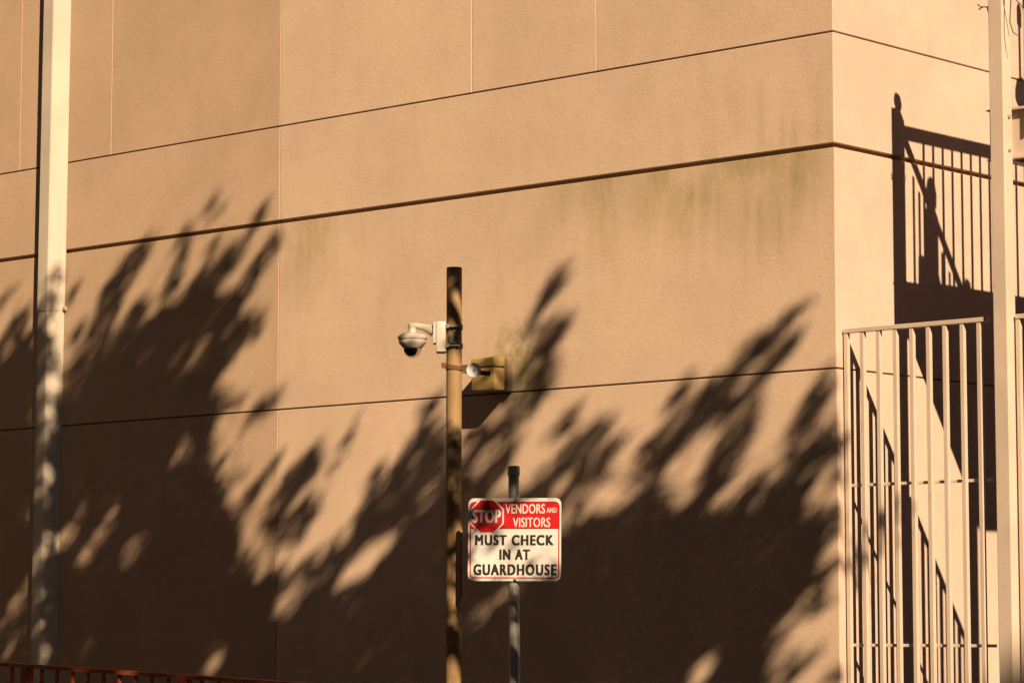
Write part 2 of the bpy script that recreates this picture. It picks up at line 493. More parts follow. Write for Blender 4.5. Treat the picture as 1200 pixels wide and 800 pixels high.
# ------------------------------------------------------------------ sign on its post
SC = Vector((-0.8174, -1.6827, 0.0))
S2 = 1 / 229.2
sp = tag(empty('sign_post'), 'slim galvanised pipe post with cap holding up the red and white sign', 'post')
SPM = frame_at(SC + FWD * 0.034 + RIGHT * (-0.004))
sp.matrix_world = SPM
ZT = 1.6 + (721.3 - 547.0) * S2 + 0.058
obj('shaft', bm_tube([(0.010, 0, 0.1), (0, 0, ZT - 0.04)], [0.0275, 0.0275], 28), M['galv'], sp, True)
obj('cap', bm_lathe([(0.0295, ZT - 0.052), (0.0315, ZT - 0.050), (0.0315, ZT - 0.008), (0.028, ZT - 0.002), (0.015, ZT)], 28), M['galv'], sp, True)

SW, SH = 0.489, 0.4225
sign = tag(empty('warning_sign'), 'red and white STOP vendors and visitors must check in sign', 'sign')
ang = math.radians(14)
sgm = frame_at(SC + UP * (1.6 + (721.3 - 631.2) * S2 + 0.047)) @ Matrix.Rotation(-ang, 4, 'Z') @ Matrix.Rotation(math.radians(0.4), 4, 'Y')
sign.matrix_world = sgm
XZ = Matrix(((1, 0, 0, 0), (0, 0, 1, 0), (0, 1, 0, 0), (0, 0, 0, 1)))  # (x, z, y)
def rrect(x0, z0, x1, z1, r, n=8, corners=(1, 1, 1, 1)):
    pts = []
    for (cx, cz, a0, on) in ((x1 - r, z1 - r, 0, corners[0]), (x0 + r, z1 - r, 90, corners[1]), (x0 + r, z0 + r, 180, corners[2]), (x1 - r, z0 + r, 270, corners[3])):
        if on:
            for k in range(n + 1):
                a = math.radians(a0 + 90 * k / n)
                pts.append((cx + r * math.cos(a), cz + r * math.sin(a)))
        else:
            pts.append((cx + (r if a0 in (0, 270) else -r), cz + (r if a0 in (0, 90) else -r)))
    return pts
def su(u): return (u - 0.5) * SW
def sv(v): return (0.5 - v) * SH
obj('plate', bm_prism(rrect(-SW / 2, -SH / 2, SW / 2, SH / 2, 0.032), -0.002, 0.002, mat=XZ), M['signwhite'], sign)
def flat(name, poly, y, mat, parent=None): return obj(name, bm_prism(poly, -y, -y + 0.0006, mat=XZ), mat, parent or sign)
# thin red keyline round the lower field: a closed band
def band(name, outer, inner, y, mat):
    bm = bmesh.new()
    n = len(outer)
    A = [bm.verts.new((p[0], -y, p[1])) for p in outer]
    B = [bm.verts.new((p[0], -y, p[1])) for p in inner]
    for i in range(n): bm.faces.new((A[i], A[(i + 1) % n], B[(i + 1) % n], B[i]))
    r = bmesh.ops.extrude_face_region(bm, geom=bm.faces[:])
    for v in r['geom']:
        if isinstance(v, bmesh.types.BMVert): v.co.y += 0.0005
    return obj(name, bm, mat, sign)
band('keyline', rrect(su(0.020), sv(0.968), su(0.982), sv(0.05), 0.022), rrect(su(0.0315), sv(0.954), su(0.9705), sv(0.06), 0.018), 0.0027, M['signred'])
hd = flat('header', rrect(su(0.016), sv(0.372), su(0.984), sv(0.042), 0.026, 8, (1, 1, 0, 0)), 0.0034, M['signred'])
def octagon(cx, cz, r): return [(cx + r * math.cos(math.radians(22.5 + 45 * k)), cz + r * math.sin(math.radians(22.5 + 45 * k))) for k in range(8)]
ox, oz = su(0.204), sv(0.222)
orim = flat('octagon_rim', octagon(ox, oz, 0.0965), 0.0042, M['signwhite'])
flat('octagon', octagon(ox, oz, 0.0885), 0.0049, M['signred'], orim)
def lettering(body, u0, u1, v0, v1, mat, y, bold=0.02, space=1.0, parent=None):
    cu = bpy.data.curves.new('lettering', 'FONT')
    cu.body = body
    cu.offset = 0.0
    cu.space_character = space
    cu.extrude = 0.002
    cu.resolution_u = 4
    tmp = bpy.data.objects.new('tmp_text', cu)
    COL.objects.link(tmp)
    bpy.context.view_layer.update()
    dg = bpy.context.evaluated_depsgraph_get()
    me = bpy.data.meshes.new_from_object(tmp.evaluated_get(dg))
    bpy.data.objects.remove(tmp); bpy.data.curves.remove(cu)
    bmt = bmesh.new()
    for k, (sh, sv_) in enumerate(((0, 0), (-0.5, 0.5), (0.5, 0.5), (-0.5, -0.5), (0.5, -0.5), (-1, 0.5), (1, 0.5), (-1, -0.5), (1, -0.5))):     # heavier strokes: the glyphs laid over themselves
        n0 = len(bmt.verts)
        bmt.from_mesh(me)
        bmt.verts.ensure_lookup_table()
        for v in bmt.verts[n0:]: v.co.x += sh * bold; v.co.y += sv_ * bold * 0.7; v.co.z += 0.012 * k * (1 if v.co.z > 0 else 0)
    bmt.to_mesh(me); bmt.free()
    co = np.array([v.co[:] for v in me.vertices])
    lo, hi = co.min(0), co.max(0)
    x0, x1, zb, zt = su(u0), su(u1), sv(v1), sv(v0)
    for v in me.vertices:
        fx = (v.co.x - lo[0]) / (hi[0] - lo[0]); fy = (v.co.y - lo[1]) / (hi[1] - lo[1])
        v.co = (x0 + fx * (x1 - x0), -y - (0.0001 + v.co.z * 0.004 if v.co.z > 0 else -0.0003), zb + fy * (zt - zb))
    me.materials.clear(); me.materials.append(mat)
    return obj('lettering', me, mat, parent or sign)
lettering('STOP', 0.046, 0.356, 0.140, 0.300, M['signwhite'], 0.0056, 0.05, 1.06, orim)
lettering('VENDORS', 0.402, 0.828, 0.072, 0.188, M['signwhite'], 0.0042, 0.018, 1.04, hd)
lettering('AND', 0.846, 0.954, 0.118, 0.178, M['signwhite'], 0.0042, 0.018, 1.04, hd)
lettering('VISITORS', 0.484, 0.884, 0.236, 0.352, M['signwhite'], 0.0042, 0.018, 1.04, hd)
lettering('MUST CHECK', 0.076, 0.920, 0.444, 0.570, M['signblack'], 0.0030, 0.058, 1.21)
lettering('IN AT', 0.340, 0.668, 0.618, 0.744, M['signblack'], 0.0030, 0.058, 1.20)
lettering('GUARDHOUSE', 0.060, 0.954, 0.796, 0.930, M['signblack'], 0.0030, 0.058, 1.21)
for v in (0.030, 0.975):
    obj('bolt', bm_lathe([(0.0095, 0), (0.0095, 0.004), (0.005, 0.008)], 6, None, (su(0.513), -0.0035, sv(v)), rotX), M['galv'], sign)

# ------------------------------------------------------------------ barred fence panels
FY = 0.06
def fence(name, label, x0, x1, xs, ztop=3.195, end_over=0.0):
    f = tag(empty(name, (x0, FY, 0.12)), label, 'fence panel')
    def L(lo, hi): return (lo[0] - x0, lo[1] - FY, lo[2] - 0.12), (hi[0] - x0, hi[1] - FY, hi[2] - 0.12)
    a, b = L((x0, FY - 0.016, ztop - 0.024), (x1, FY + 0.016, ztop)); obj('top_rail', bm_box(a, b, 0.002), M['cream'], f)
    for z in (2.352, 1.500, 0.40):
        a, b = L((x0 + 0.012, FY + 0.0135, z - 0.008), (x1, FY + 0.030, z + 0.008)); obj('cross_rail', bm_box(a, b, 0.0015), M['cream'], f)
    me = None
    for x in xs:
        if me is None:
            bm = bm_box((-0.0125, -0.0125, 0), (0.0125, 0.0125, ztop - 0.0245 - 0.14), 0.002)
            o = obj('bar', bm, M['cream'], f); me = o.data
        else:
            o = obj('bar', me, M['cream'], f)
        o.location = (x - x0 + random.gauss(0, 0.0012), 0, 0.02)
        o.rotation_euler = (0, 0, random.gauss(0, 0.02))
    return f
fence('fence_panel', 'cream barred fence panel between the wall corner and the white post', 0.012, 0.922, [0.024 + 0.1055 * i for i in range(9)])
fence('fence_panel', 'cream barred fence panel right of the white post at the frame edge', 1.092, 2.28, [1.105 + 0.1055 * i for i in range(12)])

# ------------------------------------------------------------------ steel landing with its posts and guard
stair = tag(empty('stair_landing', (0, 0, 0)), 'cream steel stair landing on a tall square post at the right edge', 'staircase')
PW = 0.083
px, py = 0.995, -0.010
ZD, ZB = 4.285, 4.015
XE, YE = 2.30, 2.05
def part(name, lo, hi, bev=0.002, mat='cream'): return obj(name, bm_box(lo, hi, bev), M[mat], stair)
ZP = 5.28
def post(x, y, zt): 
    p = part('post', (x, y, 0.12), (x + PW, y + PW, zt), 0.004)
    obj('finial', bm_lathe([(0.030, zt), (0.030, zt + 0.015), (0.018, zt + 0.025), (0.032, zt + 0.05), (0.034, zt + 0.07), (0.026, zt + 0.10), (0.008, zt + 0.112)], 20, None, (x + PW / 2, y + PW / 2, 0)), M['cream'], p)
post(px, py, ZP)
post(XE - PW, py, ZP)
post(px, YE, ZP)
post(XE - PW, YE, ZP)
# channels: web and two flanges each
def channel_x(y_web, y_toe, x0, x1):
    bm = bm_box((x0, min(y_web, y_web + 0.008), ZB + 0.0125), (x1, y_web + 0.008, ZD - 0.0125))
    bm_box((x0, y_toe, ZD - 0.012), (x1, y_web + 0.008, ZD), 0, bm)
    bm_box((x0, y_toe, ZB), (x1, y_web + 0.008, ZB + 0.012), 0, bm)
    return obj('front_channel', bm, M['cream'], stair)
channel_x(0.140, 0.108, 1.034, XE)
channel_x(YE - 0.01, YE - 0.07, 1.034, XE)
def channel_y(x_web, x_toe, y0, y1):
    lo, hi = min(x_web, x_toe), max(x_web + 0.008, x_toe)
    bm = bm_box((x_web, y0, ZB + 0.0125), (x_web + 0.008, y1, ZD - 0.0125))
    bm_box((lo, y0, ZD - 0.012), (hi, y1, ZD), 0, bm)
    bm_box((lo, y0, ZB), (hi, y1, ZB + 0.012), 0, bm)
    return obj('side_channel', bm, M['cream'], stair)
channel_y(1.020, 0.962, py + PW + 0.002, YE)
channel_y(XE - 0.03, XE + 0.03, py + PW + 0.002, YE)
part('deck', (1.036, 0.150, ZB + 0.05), (XE - 0.035, YE - 0.02, ZD - 0.014), 0, 'deck')
for zz in (4.225, 4.050):
    obj('bolt', bm_lathe([(0.011, 0), (0.011, 0.006), (0.006, 0.012)], 6, None, (px + PW, py + 0.048, zz), Matrix.Rotation(math.radians(90), 4, 'Y')), M['galv'], stair)
for zz in (4.19,):
    obj('bolt', bm_lathe([(0.009, 0), (0.009, 0.006), (0.005, 0.010)], 6, None, (px, py + 0.05, zz), Matrix.Rotation(math.radians(-90), 4, 'Y')), M['galv'], stair)
part('shadow_lip', (1.021, 0.30, ZD + 0.001), (1.029, YE, ZD + 0.065), 0)  # out-of-view strip added to lift the top edge of the deck's shadow
bk = bm_box((0.958, 0.004, 4.262), (px - 0.001, 0.06, 4.268))
bm_box((0.958, 0.004, 4.000), (px - 0.001, 0.06, 4.006), 0, bk)
bm_box((0.984, 0.006, 4.0065), (px - 0.001, 0.058, 4.2615), 0, bk)
obj('bracket', bk, M['cream'], stair)
# guard along the wall side
ZR = 5.21
part('top_rail', (px + 0.02, py + PW + 0.001, ZR - 0.055), (px + 0.062, YE, ZR), 0.004)
bal = None
for i in range(17):
    y = 0.165 + i * 0.0965 + 0.02
    if i < 1: continue
    if bal is None:
        o = part('baluster', (-0.008, -0.008, ZD + 0.0), (0.008, 0.008, ZR - 0.056), 0.001); bal = o.data
    else: o = obj('baluster', bal, M['cream'], stair)
    o.location = (px + 0.041, y, 0)
# guard across the front, with a stubby newel half way
bm = bm_tube([(px + PW + 0.001, py + 0.04, ZR + 0.03), (XE - PW - 0.001, py + 0.04, ZR + 0.03)], 0.027, 12)
obj('top_rail', bm, M['cream'], stair)
xm = 1.60
nw = part('newel', (xm - 0.01, py, ZD), (xm + 0.075, py + 0.075, ZR + 0.04), 0.004)
obj('finial', bm_lathe([(0.042, ZR + 0.04), (0.030, ZR + 0.055), (0.044, ZR + 0.09), (0.046, ZR + 0.15), (0.034, ZR + 0.20), (0.014, ZR + 0.225)], 20, None, (xm + 0.0325, py + 0.0325, 0)), M['cream'], nw)
nb = bmesh.new()
bm_prism([(xm - 0.18, ZD), (xm + 0.26, ZD), (xm + 0.24, ZD + 0.54), (xm + 0.10, ZD + 0.66), (xm - 0.025, ZD + 0.66), (xm - 0.16, ZD + 0.54)], py + 0.0, py + 0.06, nb, XZ)
obj('base', nb, M['cream'], nw)
for x in (1.30, 1.40, 1.50, 1.80, 1.93, 2.06):
    o = obj('baluster', bal, M['cream'], stair); o.location = (x, py + 0.04, 0)
# taller rod on the wall-side guard with a hood at its foot
rd = obj('rod', bm_tube([(px + 0.041, 1.31, ZR + 0.0), (px + 0.041, 1.31, 6.10)], 0.011, 10), M['cream'], stair)
obj('knob', bm_lathe([(0.014, 5.98), (0.022, 5.99), (0.022, 6.08), (0.012, 6.11)], 16, None, (px + 0.041, 1.31, 0)), M['cream'], rd)
obj('hood', bm_lathe([(0.072, 5.52), (0.072, 5.56), (0.058, 5.62), (0.020, 5.66)], 24, None, (px + 0.041, 1.335, 0)), M['cream'], rd)
# flight going down behind the landing
fl = bmesh.new()
for k in range(10):
    bm_box((1.10, YE + 0.10 + k * 0.27, ZD - 0.19 * (k + 1) - 0.03), (XE - 0.1, YE + 0.36 + k * 0.27, ZD - 0.19 * (k + 1)), 0, fl)
tag(obj('flight', fl, M['deck'], stair), kind='stuff')

# ------------------------------------------------------------------ dry twig caught at the post
tw = tag(empty('dry_twig'), 'thin dry twig caught behind the top of the white post', 'twig')
twigs = [
    [(0.908, 0.03, 4.839), (0.924, 0.03, 4.823), (0.966, 0.03, 4.817), (1.008, 0.095, 4.850), (1.045, 0.1, 4.95)],
    [(0.913, 0.03, 4.811), (0.940, 0.03, 4.820)],
    [(0.966, 0.03, 4.817), (0.973, 0.03, 4.780)],
    [(1.150, -0.02, 4.95), (1.144, -0.02, 4.859), (1.139, -0.02, 4.788), (1.133, -0.02, 4.703), (1.152, -0.02, 4.647), (1.190, -0.02, 4.621)],
    [(1.120, -0.02, 4.88), (1.143, -0.02, 4.845), (1.179, -0.02, 4.809), (1.204, -0.02, 4.783), (1.213, -0.02, 4.754)],
]
for q in twigs:
    obj('stem', bm_tube(q, [0.0042] + [0.0032] * (len(q) - 2) + [0.0018], 6), M['twig'], tw)

# ------------------------------------------------------------------ red railing on the ramp
RY = -2.243
def zr(x): return 1.395 - (x + 4.307) * 0.0333
rr = tag(empty('ramp_railing', (-4.06, RY, 0)), 'rust red ramp railing with thin upright bars along the bottom left', 'railing')
def rbox(name, x0, x1, zlo, zhi, hw, shift=0.0):
    bm = bm_box((x0 + 4.06, -hw, 0), (x1 + 4.06, hw, 1), 0.0)
    for v in bm.verts:
        X = v.co.x - 4.06
        v.co.z = (zr(X) + zhi) if v.co.z > 0.5 else (zr(X) + zlo)
    return obj(name, bm, M['redrail'], rr)
rbox('top_rail', -9.0, -1.2, -0.022, 0.0, 0.024)
rbox('bottom_rail', -9.0, -1.2, -0.96, -0.93, 0.018)
for k in range(-3, 3):
    x = -4.06 + 1.36 * k
    if x < -9 or x > -1.2: continue
    rbox('post', x - 0.026, x + 0.026, -1.15, -0.0225, 0.026)
    for j in range(1, 10):
        xx = x + 0.136 * j
        if xx < -1.2: rbox('bar', xx - 0.008, xx + 0.008, -0.9295, -0.0225, 0.008)
rp = bmesh.new()
bm_prism([(-9.2, 0.11), (-1.0, 0.11), (-1.0, zr(-1.0) - 1.05), (-9.2, zr(-9.2) - 1.05)], RY - 0.10, RY + 1.4, rp, XZ)
tag(obj('ramp', rp, M['asphalt']), kind='structure')

# ------------------------------------------------------------------ spreading tree beside the stair, out of the picture: it throws the leaf shade
STROKES = [
    ([(-7.042, 3.778), (-7.288, 3.515)], 0.078, 1.00),
    ([(-7.184, 3.978), (-7.298, 3.858)], 0.039, 0.50),
    ([(-6.903, 3.617), (-7.187, 3.424)], 0.087, 1.00),
    ([(-5.704, 4.181), (-5.983, 3.906), (-6.202, 3.611), (-6.518, 3.341)], 0.080, 1.00),
    ([(-5.898, 4.104), (-6.09, 3.856)], 0.045, 0.60),
    ([(-6.423, 3.971), (-6.532, 3.861)], 0.037, 0.50),
    ([(-6.343, 3.716), (-6.505, 3.561)], 0.046, 0.60),
    ([(-6.667, 3.991), (-6.855, 3.584)], 0.075, 0.60),
    ([(-5.311, 4.168), (-5.427, 3.919), (-5.451, 3.806)], 0.056, 0.90),
    ([(-4.984, 4.377), (-5.083, 4.29)], 0.059, 0.45),
    ([(-4.504, 4.351), (-4.778, 4.024)], 0.024, 0.60),
    ([(-5.27, 4.268), (-5.355, 4.184)], 0.034, 0.40),
    ([(-4.412, 4.086), (-4.717, 3.805), (-4.888, 3.638), (-4.977, 3.487)], 0.056, 1.00),
    ([(-4.778, 4.063), (-5.068, 3.873), (-5.243, 3.727), (-5.481, 3.561)], 0.083, 1.00),
    ([(-4.574, 3.587), (-4.77, 3.512), (-4.999, 3.291)], 0.081, 1.00),
    ([(-5.013, 4.112), (-5.086, 3.977)], 0.034, 0.70),
    ([(-5.731, 3.787), (-5.975, 3.554), (-6.451, 3.255)], 0.071, 1.00),
    ([(-4.407, 3.117), (-4.501, 2.996), (-4.679, 2.927)], 0.040, 0.80),
    ([(-4.6, 3.128), (-4.887, 3.06)], 0.041, 0.35),
    ([(-4.4, 2.65), (-4.784, 2.333)], 0.040, 0.90),
    ([(-4.022, 2.679), (-4.271, 2.471), (-4.522, 2.216)], 0.054, 1.00),
    ([(-4.081, 2.336), (-4.267, 2.211), (-4.457, 2.106)], 0.078, 1.00),
    ([(-3.8, 2.03), (-4.264, 1.929), (-4.58, 1.758)], 0.069, 1.00),
    ([(-4.193, 2.534), (-4.349, 2.43)], 0.063, 0.80),
    ([(-3.664, 2.889), (-3.814, 2.682)], 0.030, 0.50),
    ([(-4.022, 2.674), (-4.256, 2.525)], 0.059, 0.90),
    ([(-3.489, 2.573), (-3.525, 2.458)], 0.041, 0.90),
    ([(-4.066, 2.449), (-4.174, 2.317)], 0.055, 0.70),
    ([(-3.0, 2.919), (-3.129, 2.722), (-3.289, 2.54), (-3.591, 2.312)], 0.065, 1.00),
    ([(-2.899, 2.8), (-3.063, 2.511), (-3.28, 2.346)], 0.072, 1.00),
    ([(-3.208, 2.579), (-3.427, 2.35)], 0.066, 0.90),
    ([(-1.976, 3.691), (-2.036, 3.585), (-2.083, 3.523)], 0.043, 1.00),
    ([(-2.083, 3.523), (-2.225, 3.341)], 0.024, 0.90),
    ([(-1.99, 3.36), (-2.09, 3.241), (-2.212, 3.046)], 0.087, 1.00),
    ([(-2.057, 3.062), (-2.341, 2.85), (-2.63, 2.665)], 0.080, 1.00),
    ([(-1.89, 3.393), (-1.99, 3.33)], 0.020, 0.40),
    ([(-1.871, 2.852), (-1.991, 2.698)], 0.042, 1.00),
    ([(-1.579, 2.788), (-1.826, 2.631), (-2.057, 2.466)], 0.064, 1.00),
    ([(-1.516, 2.662), (-1.67, 2.521), (-1.872, 2.39)], 0.057, 0.90),
    ([(-2.32, 2.672), (-2.533, 2.503), (-2.678, 2.38)], 0.061, 1.00),
    ([(-2.568, 2.785), (-2.722, 2.689)], 0.062, 0.90),
    ([(-1.182, 2.614), (-1.333, 2.373)], 0.068, 1.00),
    ([(-0.238, 3.348), (-0.36, 3.249)], 0.026, 1.00),
    ([(-0.36, 3.249), (-0.448, 3.194)], 0.015, 0.70),
    ([(-0.448, 3.194), (-0.638, 3.055), (-0.735, 2.937)], 0.052, 1.00),
    ([(-0.239, 3.194), (-0.35, 3.098), (-0.468, 2.997), (-0.605, 2.849)], 0.032, 1.00),
    ([(-1.019, 3.001), (-1.113, 2.804)], 0.031, 0.90),
    ([(-0.777, 2.954), (-0.935, 2.79), (-1.176, 2.628), (-1.314, 2.528)], 0.096, 0.95),
    ([(-0.605, 2.835), (-0.684, 2.593), (-0.841, 2.448), (-0.975, 2.328)], 0.100, 1.00),
    ([(-0.736, 2.842), (-0.875, 2.697)], 0.084, 0.90),
    ([(-0.004, 2.937), (-0.17, 2.738), (-0.356, 2.58)], 0.051, 0.90),
    ([(-0.084, 2.845), (-0.175, 2.794)], 0.045, 0.70),
    ([(0.004, 2.67), (-0.116, 2.523), (-0.34, 2.398), (-0.645, 2.295)], 0.095, 1.00),
    ([(-0.106, 1.462), (-0.364, 1.309)], 0.026, 0.80),
    ([(-0.047, 1.753), (-0.16, 1.699)], 0.020, 0.50),
    ([(-0.007, 1.345), (-0.137, 1.298)], 0.022, 0.70),
]
MASSES = [
    [(-7.99, 3.503), (-7.287, 3.503), (-6.854, 3.572), (-6.689, 3.429), (-6.515, 3.234), (-6.46, 1.094), (-7.905, 1.068)],
    [(-6.841, 3.103), (-6.494, 3.133), (-6.241, 3.307), (-5.974, 3.496), (-5.754, 3.638), (-5.493, 3.711), (-5.236, 3.778), (-5.067, 3.822), (-4.922, 3.725), (-4.811, 3.532), (-4.851, 3.394), (-4.948, 3.277), (-4.913, 3.145), (-5.011, 3.01), (-5.042, 2.899), (-4.953, 2.56), (-4.783, 2.266), (-4.714, 2.0), (-4.453, 1.844), (-4.387, 1.671), (-4.222, 1.751), (-3.8, 1.961), (-3.689, 2.278), (-3.502, 2.341), (-3.28, 2.335), (-3.063, 2.495), (-2.92, 2.62), (-2.742, 2.561), (-2.567, 2.417), (-2.361, 2.37), (-2.091, 2.432), (-1.925, 2.332), (-1.762, 2.229), (-1.568, 2.249), (-1.333, 2.364), (-1.067, 2.307), (-0.883, 2.411), (-0.675, 2.282), (-0.381, 2.357), (-0.18, 2.397), (0.013, 2.459), (0.009, 2.207), (-0.043, 2.026), (0.005, 1.88), (-0.154, 1.735), (-0.291, 1.626), (-0.431, 1.432), (-0.468, 1.201), (-6.785, 1.088)],
]
GAPS = [
    ((-5.328, 2.777), (0.110, 0.135), (0.046, -0.018), 0.75),
    ((-5.637, 2.663), (0.056, 0.063), (0.038, -0.015), 0.60),
    ((-6.39, 2.691), (0.080, 0.089), (0.032, -0.013), 0.60),
    ((-6.472, 2.271), (0.134, 0.162), (0.066, -0.023), 0.95),
    ((-6.16, 2.206), (0.156, 0.191), (0.073, -0.026), 0.95),
    ((-5.817, 2.085), (0.159, 0.132), (0.070, -0.037), 0.95),
    ((-4.967, 1.407), (0.106, 0.136), (0.066, -0.023), 0.95),
    ((-6.323, 1.466), (0.138, 0.106), (0.071, -0.037), 0.45),
    ((-7.087, 1.706), (0.157, 0.174), (0.075, -0.027), 0.80),
    ((-7.147, 1.438), (0.093, 0.103), (0.067, -0.024), 0.60),
    ((-4.672, 2.468), (0.112, 0.142), (0.051, -0.020), 0.90),
    ((-4.857, 2.779), (0.098, 0.124), (0.058, -0.023), 0.90),
    ((-5.4, 3.401), (0.067, 0.075), (0.038, -0.017), 0.70),
    ((-5.144, 3.441), (0.085, 0.105), (0.037, -0.015), 0.80),
    ((-5.793, 3.397), (0.069, 0.076), (0.039, -0.017), 0.50),
    ((-5.311, 3.224), (0.059, 0.066), (0.030, -0.013), 0.50),
    ((-6.018, 3.47), (0.088, 0.095), (0.032, -0.014), 0.60),
    ((-5.148, 3.612), (0.075, 0.083), (0.030, -0.014), 0.50),
    ((-3.589, 2.006), (0.231, 0.143), (0.056, -0.044), 1.00),
    ((-3.062, 2.391), (0.124, 0.097), (0.043, -0.029), 0.90),
    ((-3.024, 1.951), (0.086, 0.106), (0.050, -0.021), 0.65),
    ((-4.277, 1.746), (0.125, 0.095), (0.047, -0.029), 0.90),
    ((-3.352, 2.164), (0.098, 0.076), (0.033, -0.021), 0.50),
    ((-3.722, 1.828), (0.084, 0.059), (0.027, -0.019), 0.40),
    ((-1.645, 2.349), (0.226, 0.137), (0.058, -0.054), 0.95),
    ((-1.859, 2.246), (0.129, 0.094), (0.046, -0.036), 0.90),
    ((-1.441, 2.245), (0.090, 0.066), (0.027, -0.021), 0.70),
    ((-2.586, 1.687), (0.178, 0.125), (0.043, -0.033), 0.75),
    ((-2.058, 1.681), (0.108, 0.072), (0.027, -0.022), 0.50),
    ((-2.292, 1.816), (0.080, 0.053), (0.023, -0.018), 0.40),
    ((-2.567, 2.275), (0.062, 0.053), (0.027, -0.017), 0.50),
    ((-1.011, 2.358), (0.094, 0.085), (0.037, -0.025), 0.90),
    ((-0.704, 2.358), (0.108, 0.097), (0.036, -0.025), 0.80),
    ((-0.113, 2.302), (0.092, 0.103), (0.050, -0.030), 0.95),
    ((-0.498, 2.314), (0.076, 0.069), (0.027, -0.019), 0.60),
    ((-1.19, 2.287), (0.072, 0.064), (0.028, -0.019), 0.60),
    ((-0.407, 2.084), (0.062, 0.053), (0.021, -0.016), 0.60),
    ((-0.513, 1.988), (0.032, 0.027), (0.017, -0.013), 0.60),
    ((-0.964, 1.329), (0.105, 0.105), (0.047, -0.028), 0.95),
    ((-0.406, 1.612), (0.073, 0.083), (0.037, -0.021), 0.60),
    ((-0.554, 1.362), (0.076, 0.071), (0.027, -0.018), 0.50),
    ((-1.193, 1.736), (0.043, 0.033), (0.017, -0.014), 0.40),
    ((-1.349, 1.689), (0.044, 0.033), (0.018, -0.014), 0.40),
    ((-1.32, 1.329), (0.080, 0.062), (0.022, -0.016), 0.40),
    ((-0.071, 2.027), (0.034, 0.046), (0.029, -0.015), 0.70),
    ((-2.258, 1.293), (0.076, 0.057), (0.024, -0.017), 0.40),
    ((-0.881, 2.706), (0.049, 0.053), (0.020, -0.011), 0.70),
    ((-1.065, 2.571), (0.057, 0.060), (0.025, -0.015), 0.70),
    ((-0.762, 2.559), (0.049, 0.052), (0.020, -0.012), 0.60),
    ((-0.236, 2.468), (0.050, 0.049), (0.022, -0.015), 0.60),
]
DEEP = [(-7.98, 3.222), (-6.699, 3.095), (-5.881, 3.344), (-5.142, 3.3), (-5.108, 2.79), (-4.896, 2.114), (-4.58, 1.753), (-4.339, 1.616), (-3.798, 1.828), (-3.426, 2.192), (-2.918, 2.336), (-2.636, 2.226), (-2.091, 2.163), (-1.697, 2.056), (-1.067, 2.212), (-0.705, 2.179), (-0.126, 2.165), (-0.101, 1.89), (-0.302, 1.685), (-0.477, 1.455), (-0.538, 1.2), (-7.905, 1.068)]
# the lower, denser half of the crown, whose shade falls below the picture
LOW = [
    ([(-7.9, 1.24), (-0.5, 1.24), (-0.5, 0.3), (-1.5, -0.9), (-4.6, -0.9), (-5.6, 0.0), (-7.9, 0.2)], 2.8, 1.2),
    ([(0.02, 2.12), (0.34, 2.42), (0.42, 2.2), (0.18, 1.9), (0.02, 1.92)], 1.6, 0.0),
    ([(-9.6, -3.2), (-4.6, -2.0), (-4.6, -0.9), (-5.6, 0.0), (-9.6, 0.0)], 2.6, 4.0),
]
STROKES.append(([(-4.18, 1.08), (-4.40, 0.97)], 0.055, 1.0))
STROKES.append(([(-2.40, 3.06), (-2.50, 2.93)], 0.035, 1.0))
STROKES.append(([(-2.55, 2.98), (-2.76, 2.83)], 0.05, 0.8))
GAPS += [
    ((-6.78, 2.85), (0.03, 0.55), (0.12, 0.0), 0.74),
    ((-6.78, 1.80), (0.03, 0.6), (0.12, 0.0), 0.68),
    ((-4.27, 0.79), (0.16, 0.13), (-0.045, 0.055), 1.0),
    ((-4.27, 0.36), (0.18, 0.145), (-0.09, 0.11), 1.0),
    ((-4.56, 0.66), (0.13, 0.10), (-0.04, 0.05), 0.95),
    ((-4.68, 0.51), (0.20, 0.16), (-0.07, 0.085), 0.62),
    ((-3.84, -0.37), (0.54, 0.27), (-0.05, 0.21), 0.78),
    ((-4.10, -0.36), (0.16, 0.13), (-0.05, 0.06), 0.7),
    ((-3.62, -0.12), (0.12, 0.09), (-0.05, 0.06), 0.7),
    ((-7.9, -2.45), (0.2, 0.16), (-0.08, 0.1), 1.0),
    ((-7.3, -2.1), (0.12, 0.1), (-0.06, 0.08), 0.8),
]
STROKES += [([(-4.00, -0.30), (-4.30, -0.62)], 0.05, 0.25)]
STROKES.append(([(-4.24, 0.12), (-4.29, -0.30)], 0.10, 0.8))
STROKES.append(([(-4.28, -0.40), (-4.27, -0.95)], 0.05, 0.5))


def wall_to_crown(x, z, tt): return (x + SUN.x * tt, SUN.y * tt, z + SUN.z * tt)
T0 = 10.4
COSW = -SUN.y
LEAF_A = 0.00068
def inpoly(px_, pz_, poly):
    inside = np.zeros(len(px_), bool)
    j = len(poly) - 1
    for i in range(len(poly)):
        xi, zi = poly[i]; xj, zj = poly[j]
        c = ((zi > pz_) != (zj > pz_)) & (px_ < (xj - xi) * (pz_ - zi) / (zj - zi + 1e-12) + xi)
        inside ^= c
        j = i
    return inside
def gapped(x, z):
    p = np.zeros(len(x))
    for (cx, cz), (ax, az), (bx, bz), s in GAPS:
        det = ax * bz - az * bx
        dx, dz = x - cx, z - cz
        a = (dx * bz - dz * bx) / det; b = (ax * dz - az * dx) / det
        r = a * a + b * b
        p = np.maximum(p, (s if s > 0.96 else s * 0.86) * np.clip((1.7 - r) / 0.7, 0, 1))
    return p
